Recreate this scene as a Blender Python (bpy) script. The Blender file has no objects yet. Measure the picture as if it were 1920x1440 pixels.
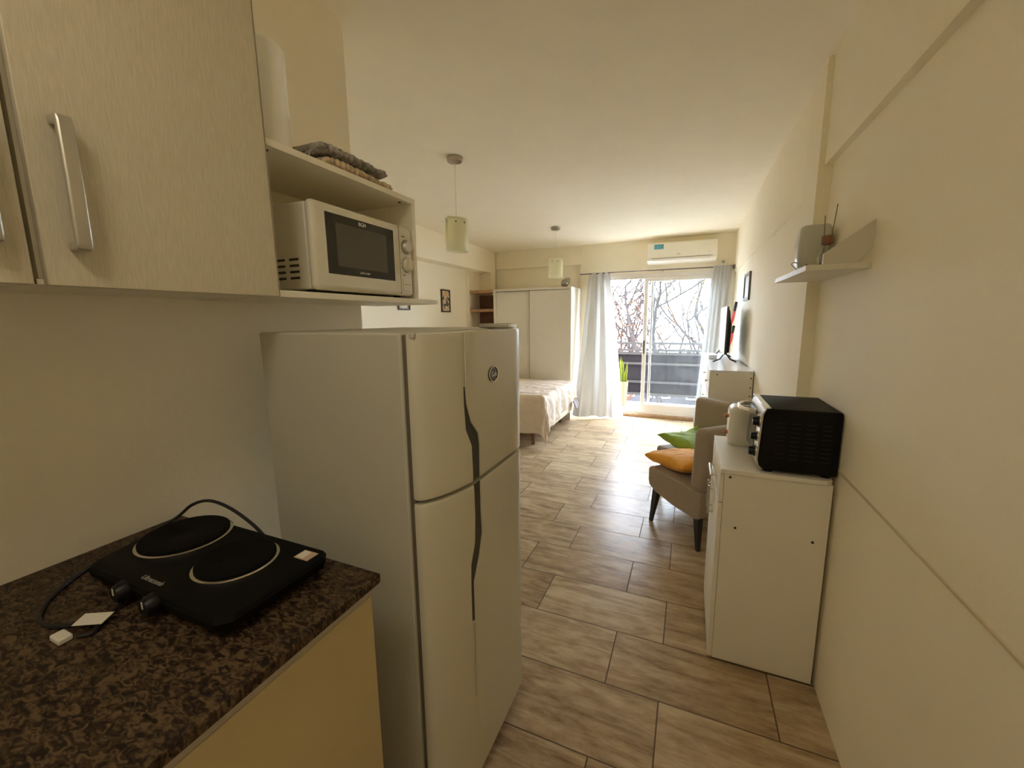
import bpy, bmesh, math, random
from mathutils import Vector, Matrix, noise
random.seed(7)
scene = bpy.context.scene
COL = scene.collection
R = math.radians
H = 1.45                                   # eye height of the photograph

# ------------------------------------------------------------------ camera
yaw, pitch, roll = R(23.38), R(-8.99), R(-0.68)
cy, sy, cp, sp = math.cos(yaw), math.sin(yaw), math.cos(pitch), math.sin(pitch)
fw = Vector((-sy * cp, cy * cp, sp)); rt = Vector((cy, sy, 0)); up = rt.cross(fw)
rt2 = rt * math.cos(roll) + up * math.sin(roll)
up2 = up * math.cos(roll) - rt * math.sin(roll)
cam_data = bpy.data.cameras.new('camera')
cam = bpy.data.objects.new('camera', cam_data); COL.objects.link(cam)
m = Matrix((rt2, up2, -fw)).transposed().to_4x4(); m.translation = Vector((0, 0, H))
cam.matrix_world = m
cam_data.sensor_width = 36; cam_data.lens = 770.3 / 1920 * 36
cam_data.clip_start = 0.02; cam_data.clip_end = 200
scene.camera = cam

# ------------------------------------------------------------------ light and exposure
scene.view_settings.view_transform = 'Standard'
scene.view_settings.look = 'None'
scene.view_settings.exposure = 0.18
scene.view_settings.gamma = 1.0
scene.view_settings.use_curve_mapping = False
cyc = scene.cycles
cyc.max_bounces = 16; cyc.diffuse_bounces = 12; cyc.glossy_bounces = 6
cyc.transparent_max_bounces = 16; cyc.transmission_bounces = 8
cyc.sample_clamp_indirect = 0; cyc.use_denoising = True
cyc.caustics_reflective = False; cyc.caustics_refractive = False
try:
    cyc.denoiser = 'OPENIMAGEDENOISE'; cyc.denoising_input_passes = 'RGB_ALBEDO_NORMAL'
except Exception:
    pass
FILL = 5.2; SKY = 48.0; HORIZON = .75
world = bpy.data.worlds.new('sky'); scene.world = world; world.use_nodes = True
wn = world.node_tree.nodes; wl = world.node_tree.links
bg = wn['Background']; bg.inputs['Strength'].default_value = SKY
# overcast-type sky: pale at the horizon, several times brighter overhead
_tc = wn.new('ShaderNodeTexCoord'); _sx = wn.new('ShaderNodeSeparateXYZ'); _rp = wn.new('ShaderNodeValToRGB')
wl.new(_tc.outputs['Generated'], _sx.inputs[0]); wl.new(_sx.outputs[2], _rp.inputs['Fac'])
_e = _rp.color_ramp.elements
_e[0].position = 0.0; _e[0].color = (HORIZON * .86, HORIZON * .96, HORIZON * 1.13, 1)
_e[1].position = .62; _e[1].color = (.88, .97, 1.12, 1)
_k = _e.new(.17); _k.color = (HORIZON * .86, HORIZON * .96, HORIZON * 1.13, 1)
wl.new(_rp.outputs['Color'], bg.inputs['Color'])
sun_d = bpy.data.lights.new('sun', 'SUN'); sun_d.energy = 12; sun_d.angle = R(1.0); sun_d.color = (1, .93, .8)
sun = bpy.data.objects.new('sun', sun_d); COL.objects.link(sun)
sun.rotation_euler = Vector((-.62, -.10, -.75)).to_track_quat('-Z', 'Y').to_euler()
# the skylight sampling portal of the balcony window
pd = bpy.data.lights.new('window_portal', 'AREA'); pd.shape = 'RECTANGLE'; pd.size = 1.5; pd.size_y = 2.0
pd.cycles.is_portal = True
po = bpy.data.objects.new('window_portal', pd); COL.objects.link(po)
po.location = (-.395, 6.37, 1.06); po.rotation_euler = (R(-90), 0, 0)

# added fill light, no real lamp: brightens the near room from above the viewer
ld_ = bpy.data.lights.new('fill_light', 'AREA'); ld_.shape = 'DISK'; ld_.size = .45; ld_.energy = FILL; ld_.color = (1, .90, .74)
lo_ = bpy.data.objects.new('fill_light', ld_); COL.objects.link(lo_); lo_.location = (-.45, -.25, 2.53)

# ------------------------------------------------------------------ materials
MATS = {}
OUTDOOR = {'bark', 'bark_warm', 'orange_leaves', 'lime_leaves', 'railing_panel', 'railing_white', 'facade_pale', 'facade_blue', 'facade_orange', 'street', 'far_glass', 'snake_leaf_yellow', 'snake_leaf_green', 'cream_pot'}
def mat(name, color, rough=.6, metal=0, bump=0, bscale=200, spec=.5, alpha=None, var=0, vscale=5, coat=0, sheen=0):
    if name in MATS: return MATS[name]
    if name in OUTDOOR: spec = 0            # specular off, keeps outdoor glare down
    mt = bpy.data.materials.new(name); mt.use_nodes = True
    n = mt.node_tree.nodes; l = mt.node_tree.links; b = n['Principled BSDF']
    b.inputs['Base Color'].default_value = (*color, 1); b.inputs['Roughness'].default_value = rough
    b.inputs['Metallic'].default_value = metal
    b.inputs['Specular IOR Level'].default_value = spec
    if coat: b.inputs['Coat Weight'].default_value = coat
    if sheen: b.inputs['Sheen Weight'].default_value = sheen
    tc = n.new('ShaderNodeTexCoord')
    nz = n.new('ShaderNodeTexNoise'); nz.inputs['Scale'].default_value = vscale; nz.inputs['Detail'].default_value = 4
    l.new(tc.outputs['Object'], nz.inputs['Vector'])
    rp = n.new('ShaderNodeValToRGB')
    v = max(var, .015)
    rp.color_ramp.elements[0].position = .3; rp.color_ramp.elements[1].position = .7
    rp.color_ramp.elements[0].color = (*[c * (1 - v) for c in color], 1)
    rp.color_ramp.elements[1].color = (*[min(1, c * (1 + v)) for c in color], 1)
    l.new(nz.outputs['Fac'], rp.inputs['Fac']); l.new(rp.outputs['Color'], b.inputs['Base Color'])
    if bump:
        bz = n.new('ShaderNodeTexNoise'); bz.inputs['Scale'].default_value = bscale; bz.inputs['Detail'].default_value = 3
        l.new(tc.outputs['Object'], bz.inputs['Vector'])
        bp = n.new('ShaderNodeBump'); bp.inputs['Strength'].default_value = bump; bp.inputs['Distance'].default_value = .002
        l.new(bz.outputs['Fac'], bp.inputs['Height']); l.new(bp.outputs['Normal'], b.inputs['Normal'])
    MATS[name] = mt
    return mt

WALLC = (.90, .84, .68)
wall_m = mat('wall_paint', WALLC, .75, bump=.25, bscale=90, var=.02, vscale=2)
ceil_m = mat('ceiling_paint', (.91, .855, .71), .85, bump=.2, bscale=60, var=.015)
groove_m = mat('groove_shade', (.62, .54, .37), .6)
white_m = mat('white_laminate', (.80, .77, .68), .42, bump=.05, bscale=300)
white2_m = mat('white_melamine', (.82, .79, .72), .35)
edge_m = mat('white_edge_band', (.84, .80, .68), .45)
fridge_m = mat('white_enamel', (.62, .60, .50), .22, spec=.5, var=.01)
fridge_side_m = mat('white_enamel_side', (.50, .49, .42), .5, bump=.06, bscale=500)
dark_m = mat('dark_recess', (.045, .04, .03), .5)
seal_m = mat('door_gasket', (.14, .12, .09), .6)
chrome_m = mat('chrome', (.75, .73, .70), .15, 1)
steel_m = mat('brushed_steel', (.60, .58, .53), .32, 1)
alu_m = mat('aluminium', (.58, .56, .50), .4, .85)
black_m = mat('black_plastic', (.007, .007, .007), .4, spec=.3)
blackm_m = mat('black_enamel', (.007, .007, .0065), .5, bump=.15, bscale=250, spec=.12)
blackg_m = mat('black_gloss', (.02, .018, .016), .12)
hob_m = mat('cast_iron', (.006, .006, .005), .8, bump=.3, bscale=250, spec=.08)
hobbody_m = mat('black_hob_body', (.005, .005, .0045), .6, spec=.1)
mw_m = mat('microwave_white', (.74, .71, .60), .38)
mwglass_m = mat('microwave_window', (.085, .075, .055), .25)
label_m = mat('white_print', (.72, .70, .62), .6)
darkprint_m = mat('dark_print', (.12, .11, .08), .6)
wood_m = mat('niche_wood', (.48, .28, .13), .55, var=.2, vscale=12)
wood2_m = mat('dark_wood_panel', (.17, .085, .045), .5, var=.25, vscale=10)
legb_m = mat('black_wood', (.018, .017, .016), .4)
bedleg_m = mat('brown_wood', (.18, .10, .06), .5)
chair_m = mat('taupe_linen', (.33, .265, .20), .9, bump=.35, bscale=420, var=.05, vscale=60, sheen=.3)
duvet_m = mat('cream_duvet', (.72, .62, .52), .9, bump=.2, bscale=140, var=.04)
duvet2_m = mat('grey_lining', (.33, .29, .31), .9)
base_m = mat('bed_base_fabric', (.70, .63, .50), .85)
yellow_m = mat('yellow_velvet', (.86, .40, .04), .8, bump=.2, bscale=120, var=.1, vscale=8, sheen=.1)
green_m = mat('green_velvet', (.26, .40, .04), .8, bump=.2, bscale=120, var=.12, vscale=8, sheen=.15)
ac_m = mat('ac_white', (.86, .82, .72), .35)
blue_m = mat('blue_sticker', (.10, .36, .46), .5)
frame_m = mat('picture_frame', (.06, .035, .02), .5)
winframe_m = mat('white_aluminium', (.84, .80, .76), .35)
copper_m = mat('copper', (.42, .16, .08), .3, .7)
reed_m = mat('reed', (.16, .10, .05), .7)
cork_m = mat('brown_collar', (.22, .09, .045), .5)
oil_m = mat('amber_oil', (.12, .06, .02), .2)
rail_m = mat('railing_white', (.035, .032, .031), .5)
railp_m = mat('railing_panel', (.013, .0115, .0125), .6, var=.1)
balc_m = mat('balcony_tile', (.55, .54, .52), .7)
pot_m = mat('cream_pot', (.12, .09, .055), .7)
brick_m = mat('threshold_brick', (.40, .24, .13), .7, bump=.3, bscale=60, var=.2, vscale=20)
leafy_m = mat('snake_leaf_yellow', (.12, .12, .015), .5)
leafg_m = mat('snake_leaf_green', (.015, .03, .006), .5, var=.6, vscale=40)
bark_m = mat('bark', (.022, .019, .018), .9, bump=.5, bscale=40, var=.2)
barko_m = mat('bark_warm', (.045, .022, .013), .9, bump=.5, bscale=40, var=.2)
leafo_m = mat('orange_leaves', (.25, .09, .02), .8)
leafl_m = mat('lime_leaves', (.20, .22, .02), .8)
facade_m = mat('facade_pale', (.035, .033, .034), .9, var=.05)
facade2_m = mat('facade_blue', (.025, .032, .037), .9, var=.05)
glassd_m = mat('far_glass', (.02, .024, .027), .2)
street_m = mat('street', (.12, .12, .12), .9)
red_m = mat('red_lacquer', (.60, .05, .05), .35)
ball_m = mat('mirror_ball', (.35, .32, .30), .08, 1)
paper_m = mat('paper_roll', (.93, .92, .88), .95, bump=.6, bscale=160)
towelg_m = mat('grey_knit', (.30, .28, .255), .95, bump=.5, bscale=300, var=.5, vscale=45)
towelb_m = mat('beige_knit', (.58, .46, .32), .95, bump=.5, bscale=300, var=.4, vscale=45)
ceramic_m = mat('grey_white_ceramic', (.52, .52, .44), .35)
cable_m = mat('black_cable', (.012, .012, .012), .5)
wcable_m = mat('pale_cable', (.80, .74, .58), .5)
tvface_m = mat('tv_screen', (.05, .05, .055), .08)

def glass_mat(name, tint=(1, 1, 1), gloss=.10, haze=0.0, hazecol=(.9, .88, .84)):
    mt = bpy.data.materials.new(name); mt.use_nodes = True
    n = mt.node_tree.nodes; l = mt.node_tree.links; n.clear()
    o = n.new('ShaderNodeOutputMaterial'); t = n.new('ShaderNodeBsdfTransparent'); g = n.new('ShaderNodeBsdfGlossy')
    g.inputs['Roughness'].default_value = .03
    t.inputs['Color'].default_value = (*tint, 1)
    lw = n.new('ShaderNodeLayerWeight'); lw.inputs['Blend'].default_value = .25
    fr = n.new('ShaderNodeMath'); fr.operation = 'MULTIPLY_ADD'; l.new(lw.outputs['Fresnel'], fr.inputs[0]); fr.inputs[1].default_value = .45; fr.inputs[2].default_value = .02
    mx = n.new('ShaderNodeMixShader'); l.new(fr.outputs[0], mx.inputs[0]); l.new(t.outputs[0], mx.inputs[1]); l.new(g.outputs[0], mx.inputs[2])
    last = mx
    if haze:
        df = n.new('ShaderNodeBsdfTranslucent'); df.inputs['Color'].default_value = (*hazecol, 1)
        tc = n.new('ShaderNodeTexCoord'); mp = n.new('ShaderNodeMapping'); mp.inputs['Scale'].default_value = (9, 9, 1.6)
        nz = n.new('ShaderNodeTexNoise'); nz.inputs['Scale'].default_value = 1.5; nz.inputs['Detail'].default_value = 5
        l.new(tc.outputs['Object'], mp.inputs['Vector']); l.new(mp.outputs[0], nz.inputs['Vector'])
        mr = n.new('ShaderNodeMapRange'); mr.inputs['From Min'].default_value = .35; mr.inputs['From Max'].default_value = .7
        mr.inputs['To Min'].default_value = haze * .6; mr.inputs['To Max'].default_value = haze * 1.5
        l.new(nz.outputs['Fac'], mr.inputs['Value'])
        m2 = n.new('ShaderNodeMixShader'); l.new(mr.outputs[0], m2.inputs[0]); l.new(mx.outputs[0], m2.inputs[1]); l.new(df.outputs[0], m2.inputs[2]); last = m2
    l.new(last.outputs[0], o.inputs[0])
    return mt
pane_m = glass_mat('dusty_window_glass', (.94, .96, .96), haze=.004)
clear_m = glass_mat('clear_glass', (.92, .93, .9))

def frosted(name, col):
    mt = bpy.data.materials.new(name); mt.use_nodes = True
    n = mt.node_tree.nodes; l = mt.node_tree.links; b = n['Principled BSDF']
    b.inputs['Base Color'].default_value = (*col, 1); b.inputs['Roughness'].default_value = .25
    tr = n.new('ShaderNodeBsdfTranslucent'); tr.inputs['Color'].default_value = (*col, 1)
    nz = n.new('ShaderNodeTexNoise'); nz.inputs['Scale'].default_value = 8
    mr = n.new('ShaderNodeMapRange'); mr.inputs['To Min'].default_value = .4; mr.inputs['To Max'].default_value = .55
    l.new(nz.outputs['Fac'], mr.inputs['Value'])
    mx = n.new('ShaderNodeMixShader'); l.new(mr.outputs[0], mx.inputs[0])
    l.new(b.outputs[0], mx.inputs[1]); l.new(tr.outputs[0], mx.inputs[2]); l.new(mx.outputs[0], n['Material Output'].inputs[0])
    return mt
def fabric_thin(name, col, tl):
    mt = mat(name, col, .85, bump=.2, bscale=300)
    n = mt.node_tree.nodes; l = mt.node_tree.links
    tr = n.new('ShaderNodeBsdfTranslucent'); tr.inputs['Color'].default_value = (*col, 1)
    mx = n.new('ShaderNodeMixShader'); mx.inputs[0].default_value = tl
    l.new(n['Principled BSDF'].outputs[0], mx.inputs[1]); l.new(tr.outputs[0], mx.inputs[2]); l.new(mx.outputs[0], n['Material Output'].inputs[0])
    return mt
curt_m = fabric_thin('grey_curtain', (.58, .575, .56), .20)
shade_m = frosted('frosted_glass', (.96, .95, .80))

def granite():
    mt = bpy.data.materials.new('brown_granite'); mt.use_nodes = True
    n = mt.node_tree.nodes; l = mt.node_tree.links; b = n['Principled BSDF']
    b.inputs['Roughness'].default_value = .5; b.inputs['Specular IOR Level'].default_value = .25
    tc = n.new('ShaderNodeTexCoord')
    nz = n.new('ShaderNodeTexNoise'); nz.inputs['Scale'].default_value = 55; nz.inputs['Detail'].default_value = 5; nz.inputs['Distortion'].default_value = 1.2
    mp = n.new('ShaderNodeMapping'); mp.inputs['Rotation'].default_value = (0, 0, .7); mp.inputs['Scale'].default_value = (1, 2.0, 1)
    l.new(tc.outputs['Object'], mp.inputs[0]); l.new(mp.outputs[0], nz.inputs['Vector'])
    rp = n.new('ShaderNodeValToRGB'); e = rp.color_ramp.elements
    e[0].position = .40; e[0].color = (.012, .007, .005, 1); e[1].position = .62; e[1].color = (.12, .08, .042, 1)
    k = e.new(.5); k.color = (.05, .03, .016, 1)
    l.new(nz.outputs['Fac'], rp.inputs['Fac']); l.new(rp.outputs['Color'], b.inputs['Base Color'])
    return mt
granite_m = granite()

def floor_material():
    mt = bpy.data.materials.new('wood_look_tile'); mt.use_nodes = True
    n = mt.node_tree.nodes; l = mt.node_tree.links; b = n['Principled BSDF']
    def M(op, a, bb=None, c=None):
        q = n.new('ShaderNodeMath'); q.operation = op
        for i, v in enumerate((a, bb, c)):
            if v is None: continue
            if isinstance(v, (int, float)): q.inputs[i].default_value = v
            else: l.new(v, q.inputs[i])
        return q.outputs[0]
    tc = n.new('ShaderNodeTexCoord'); sx = n.new('ShaderNodeSeparateXYZ'); l.new(tc.outputs['Object'], sx.inputs[0])
    x, y = sx.outputs[0], sx.outputs[1]
    ry = M('DIVIDE', M('SUBTRACT', y, 1.163), .302); row = M('FLOOR', ry); fy = M('SUBTRACT', ry, row)
    par = M('FLOORED_MODULO', row, 2.0)
    rx = M('DIVIDE', M('ADD', M('ADD', x, .04), M('MULTIPLY', par, .203)), .6); cx = M('FLOOR', rx); fx = M('SUBTRACT', rx, cx)
    dx = M('MULTIPLY', M('MINIMUM', fx, M('SUBTRACT', 1.0, fx)), .6)
    dy = M('MULTIPLY', M('MINIMUM', fy, M('SUBTRACT', 1.0, fy)), .302)
    d = M('MINIMUM', dx, dy)
    grout = M('LESS_THAN', d, .0026)
    cid = n.new('ShaderNodeCombineXYZ'); l.new(cx, cid.inputs[0]); l.new(row, cid.inputs[1])
    wn_ = n.new('ShaderNodeTexWhiteNoise'); wn_.noise_dimensions = '3D'; l.new(cid.outputs[0], wn_.inputs['Vector'])
    # grain along the tile
    pv = n.new('ShaderNodeCombineXYZ'); l.new(M('MULTIPLY', x, 3.0), pv.inputs[0]); l.new(M('MULTIPLY', y, 19.0), pv.inputs[1])
    l.new(M('MULTIPLY', wn_.outputs['Value'], 37.0), pv.inputs[2])
    g = n.new('ShaderNodeTexNoise'); g.inputs['Scale'].default_value = 1.0; g.inputs['Detail'].default_value = 7; g.inputs['Roughness'].default_value = .62; g.inputs['Distortion'].default_value = .9
    l.new(pv.outputs[0], g.inputs['Vector'])
    pv2 = n.new('ShaderNodeCombineXYZ'); l.new(M('MULTIPLY', x, 7.0), pv2.inputs[0]); l.new(M('MULTIPLY', y, 16.0), pv2.inputs[1]); l.new(M('MULTIPLY', wn_.outputs['Value'], 11.0), pv2.inputs[2])
    g2 = n.new('ShaderNodeTexNoise'); g2.inputs['Scale'].default_value = 1.3; g2.inputs['Detail'].default_value = 8; g2.inputs['Roughness'].default_value = .7
    l.new(pv2.outputs[0], g2.inputs['Vector'])
    rp = n.new('ShaderNodeValToRGB'); e = rp.color_ramp.elements
    e[0].position = .34; e[0].color = (.20, .135, .080, 1); e[1].position = .64; e[1].color = (.58, .47, .32, 1)
    k = e.new(.47); k.color = (.39, .285, .175, 1)
    mixf = M('ADD', M('MULTIPLY', g.outputs['Fac'], .6), M('MULTIPLY', g2.outputs['Fac'], .4))
    mixf = M('ADD', mixf, M('MULTIPLY', M('SUBTRACT', wn_.outputs['Value'], .5), .09))
    l.new(mixf, rp.inputs['Fac'])
    mx = n.new('ShaderNodeMix'); mx.data_type = 'RGBA'
    l.new(grout, mx.inputs['Factor']); l.new(rp.outputs['Color'], mx.inputs['A']); mx.inputs['B'].default_value = (.13, .09, .06, 1)
    l.new(mx.outputs['Result'], b.inputs['Base Color'])
    ro = M('ADD', M('MULTIPLY', g2.outputs['Fac'], .16), .22)
    l.new(M('ADD', ro, M('MULTIPLY', grout, .4)), b.inputs['Roughness'])
    b.inputs['Specular IOR Level'].default_value = .12
    bp = n.new('ShaderNodeBump'); bp.inputs['Strength'].default_value = .5; bp.inputs['Distance'].default_value = .0012
    l.new(M('ADD', M('MINIMUM', M('DIVIDE', d, .004), 1.0), M('MULTIPLY', g2.outputs['Fac'], .10)), bp.inputs['Height']); l.new(bp.outputs['Normal'], b.inputs['Normal'])
    return mt
floor_m = floor_material()

def grain(name, col, col2):
    """pale laminate with fine vertical streaks"""
    mt = bpy.data.materials.new(name); mt.use_nodes = True
    n = mt.node_tree.nodes; l = mt.node_tree.links; b = n['Principled BSDF']; b.inputs['Roughness'].default_value = .5
    tc = n.new('ShaderNodeTexCoord'); mp = n.new('ShaderNodeMapping'); mp.inputs['Scale'].default_value = (260, 420, 30)
    l.new(tc.outputs['Object'], mp.inputs[0])
    nz = n.new('ShaderNodeTexNoise'); nz.inputs['Scale'].default_value = 1; nz.inputs['Detail'].default_value = 4
    l.new(mp.outputs[0], nz.inputs['Vector'])
    rp = n.new('ShaderNodeValToRGB'); rp.color_ramp.elements[0].position = .35; rp.color_ramp.elements[1].position = .65
    rp.color_ramp.elements[0].color = (*col, 1); rp.color_ramp.elements[1].color = (*col2, 1)
    l.new(nz.outputs['Fac'], rp.inputs['Fac']); l.new(rp.outputs['Color'], b.inputs['Base Color'])
    return mt
grain_m = grain('streaked_laminate', (.55, .50, .375), (.63, .575, .44))
creamdoor_m = mat('cream_laminate', (.55, .46, .26), .5)

def art(name, cols, scale):
    mt = bpy.data.materials.new(name); mt.use_nodes = True
    n = mt.node_tree.nodes; l = mt.node_tree.links; b = n['Principled BSDF']; b.inputs['Roughness'].default_value = .6
    tc = n.new('ShaderNodeTexCoord'); nz = n.new('ShaderNodeTexNoise'); nz.inputs['Scale'].default_value = scale; nz.inputs['Detail'].default_value = 2
    l.new(tc.outputs['Object'], nz.inputs['Vector'])
    rp = n.new('ShaderNodeValToRGB'); rp.color_ramp.interpolation = 'CONSTANT'; e = rp.color_ramp.elements
    e[0].position = 0; e[0].color = (*cols[0], 1); e[1].position = .44; e[1].color = (*cols[1], 1)
    for i, c in enumerate(cols[2:]):
        k = e.new(.52 + .08 * i); k.color = (*c, 1)
    l.new(nz.outputs['Fac'], rp.inputs['Fac']); l.new(rp.outputs['Color'], b.inputs['Base Color'])
    return mt
art1_m = art('abstract_print', [(.10, .08, .06), (.70, .62, .48), (.60, .28, .06), (.66, .56, .40)], 14)
art2_m = art('pale_print', [(.45, .40, .30), (.70, .66, .55), (.76, .70, .58), (.40, .34, .26)], 10)

# ------------------------------------------------------------------ mesh helpers
def BM(): return bmesh.new()
def box(bm, x0, y0, z0, x1, y1, z1):
    v = [bm.verts.new(p) for p in ((x0, y0, z0), (x1, y0, z0), (x1, y1, z0), (x0, y1, z0), (x0, y0, z1), (x1, y0, z1), (x1, y1, z1), (x0, y1, z1))]
    for f in ((0, 3, 2, 1), (4, 5, 6, 7), (0, 1, 5, 4), (1, 2, 6, 5), (2, 3, 7, 6), (3, 0, 4, 7)): bm.faces.new([v[i] for i in f])
    return bm
def Box(*a): return box(BM(), *a)
def rings(bm, rs, caps=True, close=False):
    vs = [[bm.verts.new(p) for p in r] for r in rs]; n = len(vs[0])
    pairs = list(zip(vs, vs[1:])) + ([(vs[-1], vs[0])] if close else [])
    for a, b in pairs:
        for i in range(n): bm.faces.new((a[i], a[(i + 1) % n], b[(i + 1) % n], b[i]))
    if caps and not close:
        bm.faces.new(vs[0][::-1]); bm.faces.new(vs[-1])
    return bm
def tube(bm, pts, rad, seg=10, close=False):
    pts = [Vector(p) for p in pts]; rs = []
    n = len(pts); prev = None
    for i, p in enumerate(pts):
        t = (pts[(i + 1) % n] - pts[i - 1]) if (close or 0 < i < n - 1) else (pts[1] - pts[0] if i == 0 else pts[-1] - pts[-2])
        if t.length < 1e-9: t = Vector((0, 0, 1))
        t.normalize()
        if prev is None:
            a = Vector((0, 0, 1)) if abs(t.z) < .9 else Vector((1, 0, 0)); u = t.cross(a).normalized()
        else:
            u = prev - t * prev.dot(t)
            u = u.normalized() if u.length > 1e-6 else t.orthogonal().normalized()
        prev = u; w = t.cross(u); r = rad[i] if isinstance(rad, (list, tuple)) else rad
        rs.append([p + (u * math.cos(2 * math.pi * k / seg) + w * math.sin(2 * math.pi * k / seg)) * r for k in range(seg)])
    return rings(bm, rs, True, close)
def Tube(*a, **k): return tube(BM(), *a, **k)
def lathe(bm, prof, c=(0, 0, 0), axis='z', seg=32, sx=1, sy_=1):
    rs = []
    for r, h in prof:
        ring = []
        for k in range(seg):
            a = 2 * math.pi * k / seg; u, v = r * math.cos(a) * sx, r * math.sin(a) * sy_
            p = {'z': (u, v, h), 'x': (h, u, v), 'y': (v, h, u)}[axis]
            ring.append(Vector(p) + Vector(c))
        rs.append(ring)
    return rings(bm, rs)
def Lathe(*a, **k): return lathe(BM(), *a, **k)
def prism(bm, pts, axis, a, b):
    """polygon in the two other axes, extruded along axis from a to b"""
    def P(p, h): return {'x': (h, p[0], p[1]), 'y': (p[0], h, p[1]), 'z': (p[0], p[1], h)}[axis]
    return rings(bm, [[Vector(P(p, a)) for p in pts], [Vector(P(p, b)) for p in pts]])
def Prism(*a): return prism(BM(), *a)
def grid(bm, fn, nu, nv):
    v = [[bm.verts.new(fn(i / nu, j / nv)) for j in range(nv + 1)] for i in range(nu + 1)]
    for i in range(nu):
        for j in range(nv): bm.faces.new((v[i][j], v[i + 1][j], v[i + 1][j + 1], v[i][j + 1]))
    return bm
def text_bm(s, size, depth=.0006):
    cu = bpy.data.curves.new('txt', 'FONT'); cu.body = s; cu.size = size; cu.align_x = 'CENTER'; cu.align_y = 'CENTER'; cu.extrude = depth
    o = bpy.data.objects.new('txt', cu); COL.objects.link(o)
    me = bpy.data.meshes.new_from_object(o.evaluated_get(bpy.context.evaluated_depsgraph_get()))
    bm = BM(); bm.from_mesh(me)
    bpy.data.objects.remove(o); bpy.data.curves.remove(cu); bpy.data.meshes.remove(me)
    return bm
def place(bm, loc=(0, 0, 0), rot=(0, 0, 0)):
    from mathutils import Euler
    bmesh.ops.transform(bm, matrix=Matrix.Translation(loc) @ Euler(rot).to_matrix().to_4x4(), verts=bm.verts); return bm

# ------------------------------------------------------------------ scene helpers
def tag(o, label=None, cat=None, group=None, kind=None):
    if label: o['label'] = label
    if cat: o['category'] = cat
    if group: o['group'] = group
    if kind: o['kind'] = kind
    return o
def wpos(p):
    v = Vector((0, 0, 0))
    while p is not None: v = v + Vector(p.location); p = p.parent
    return v
def obj(name, bm, m_, parent=None, bevel=0, smooth=False, sub=0, local=False, solid=0, weld=False, seg=2, angle=35):
    """link a bmesh as one object; unless local, its coordinates are world ones"""
    bmesh.ops.recalc_face_normals(bm, faces=bm.faces)
    if parent is not None and not local:
        bmesh.ops.translate(bm, vec=-wpos(parent), verts=bm.verts)
    if parent is None and not local:
        xs = [v.co.x for v in bm.verts]; ys = [v.co.y for v in bm.verts]; zs = [v.co.z for v in bm.verts]
        c = Vector(((min(xs) + max(xs)) / 2, (min(ys) + max(ys)) / 2, min(zs)))
        if name.startswith(('floor', 'wall', 'ceiling')): c = Vector((0, 0, 0))
        bmesh.ops.translate(bm, vec=-c, verts=bm.verts)
    me = bpy.data.meshes.new(name); bm.to_mesh(me); bm.free(); me.materials.append(m_)
    o = bpy.data.objects.new(name, me); COL.objects.link(o)
    if parent is not None: o.parent = parent
    elif not local: o.location = c
    if solid:
        md = o.modifiers.new('thickness', 'SOLIDIFY'); md.thickness = solid; md.offset = 0
    if bevel:
        md = o.modifiers.new('bevel', 'BEVEL'); md.width = bevel; md.segments = seg; md.limit_method = 'ANGLE'; md.angle_limit = R(30)
    if sub:
        md = o.modifiers.new('sub', 'SUBSURF'); md.levels = sub; md.render_levels = sub
    if smooth or bevel:
        for p in me.polygons: p.use_smooth = True
        me.set_sharp_from_angle(angle=R(angle)) if not sub else None
    return o
def thing(name, label, cat, loc, group=None, rotz=0):
    o = bpy.data.objects.new(name, None); o.empty_display_size = .05; COL.objects.link(o)
    o.location = loc; o.rotation_euler = (0, 0, rotz)
    return tag(o, label, cat, group)
def struct(name, bm, m_, parent=None, **k):
    return tag(obj(name, bm, m_, parent, **k), kind='structure')
def copy_tree(o, parent=None):
    c = o.copy(); COL.objects.link(c); c.parent = parent
    for ch in list(o.children): copy_tree(ch, c)
    return c
def boolean_cut(o, cutter_bm):
    me = bpy.data.meshes.new('cut'); bmesh.ops.recalc_face_normals(cutter_bm, faces=cutter_bm.faces); cutter_bm.to_mesh(me); cutter_bm.free()
    c = bpy.data.objects.new('cut', me); COL.objects.link(c); c.location = wpos(o)*0
    md = o.modifiers.new('cut', 'BOOLEAN'); md.object = c; md.operation = 'DIFFERENCE'; md.solver = 'EXACT'
    bpy.context.view_layer.update()
    new = bpy.data.meshes.new_from_object(o.evaluated_get(bpy.context.evaluated_depsgraph_get()))
    old = o.data; o.modifiers.clear(); o.data = new; bpy.data.meshes.remove(old)
    bpy.data.objects.remove(c); bpy.data.meshes.remove(me)

# ================================================================== THE SETTING
YB = -0.65                                     # wall behind the camera
def cz(y): return 2.51 + .012 * (6.2 - y)
struct('floor', Box(-3.3, YB, -.12, .70, 6.36, 0), floor_m)
def smooth01(t): t = max(0, min(1, t)); return t * t * (3 - 2 * t)
def cz2(x, y):
    g = 1 - 2 * (x + 1.33) / 1.83 if x > -1.33 else 1 - smooth01((-1.33 - x) / 1.4)
    return cz(y) + .048 * max(-1.1, g) * smooth01((4.8 - y) / 3.0)
bm = BM()
grid(bm, lambda u, v: Vector((-3.4 + 4.15 * u, YB - .1 + (6.46 - YB) * v, cz2(-3.4 + 4.15 * u, YB - .1 + (6.46 - YB) * v))), 42, 56)
box(bm, -3.4, YB - .1, 2.80, .75, 6.36, 2.90)
struct('ceiling', bm, ceil_m, smooth=True)
TOP = 2.72
bm = BM(); box(bm, -1.53, YB, 0, -1.33, 1.42, TOP); box(bm, -3.3, 1.30, 0, -1.53, 1.42, TOP)
struct('wall_kitchen', bm, wall_m)
bm = BM(); box(bm, -3.3, 1.42, 0, -3.15, 6.36, TOP); box(bm, -3.15, 5.56, 0, -3.125, 5.64, 2.17)
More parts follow.
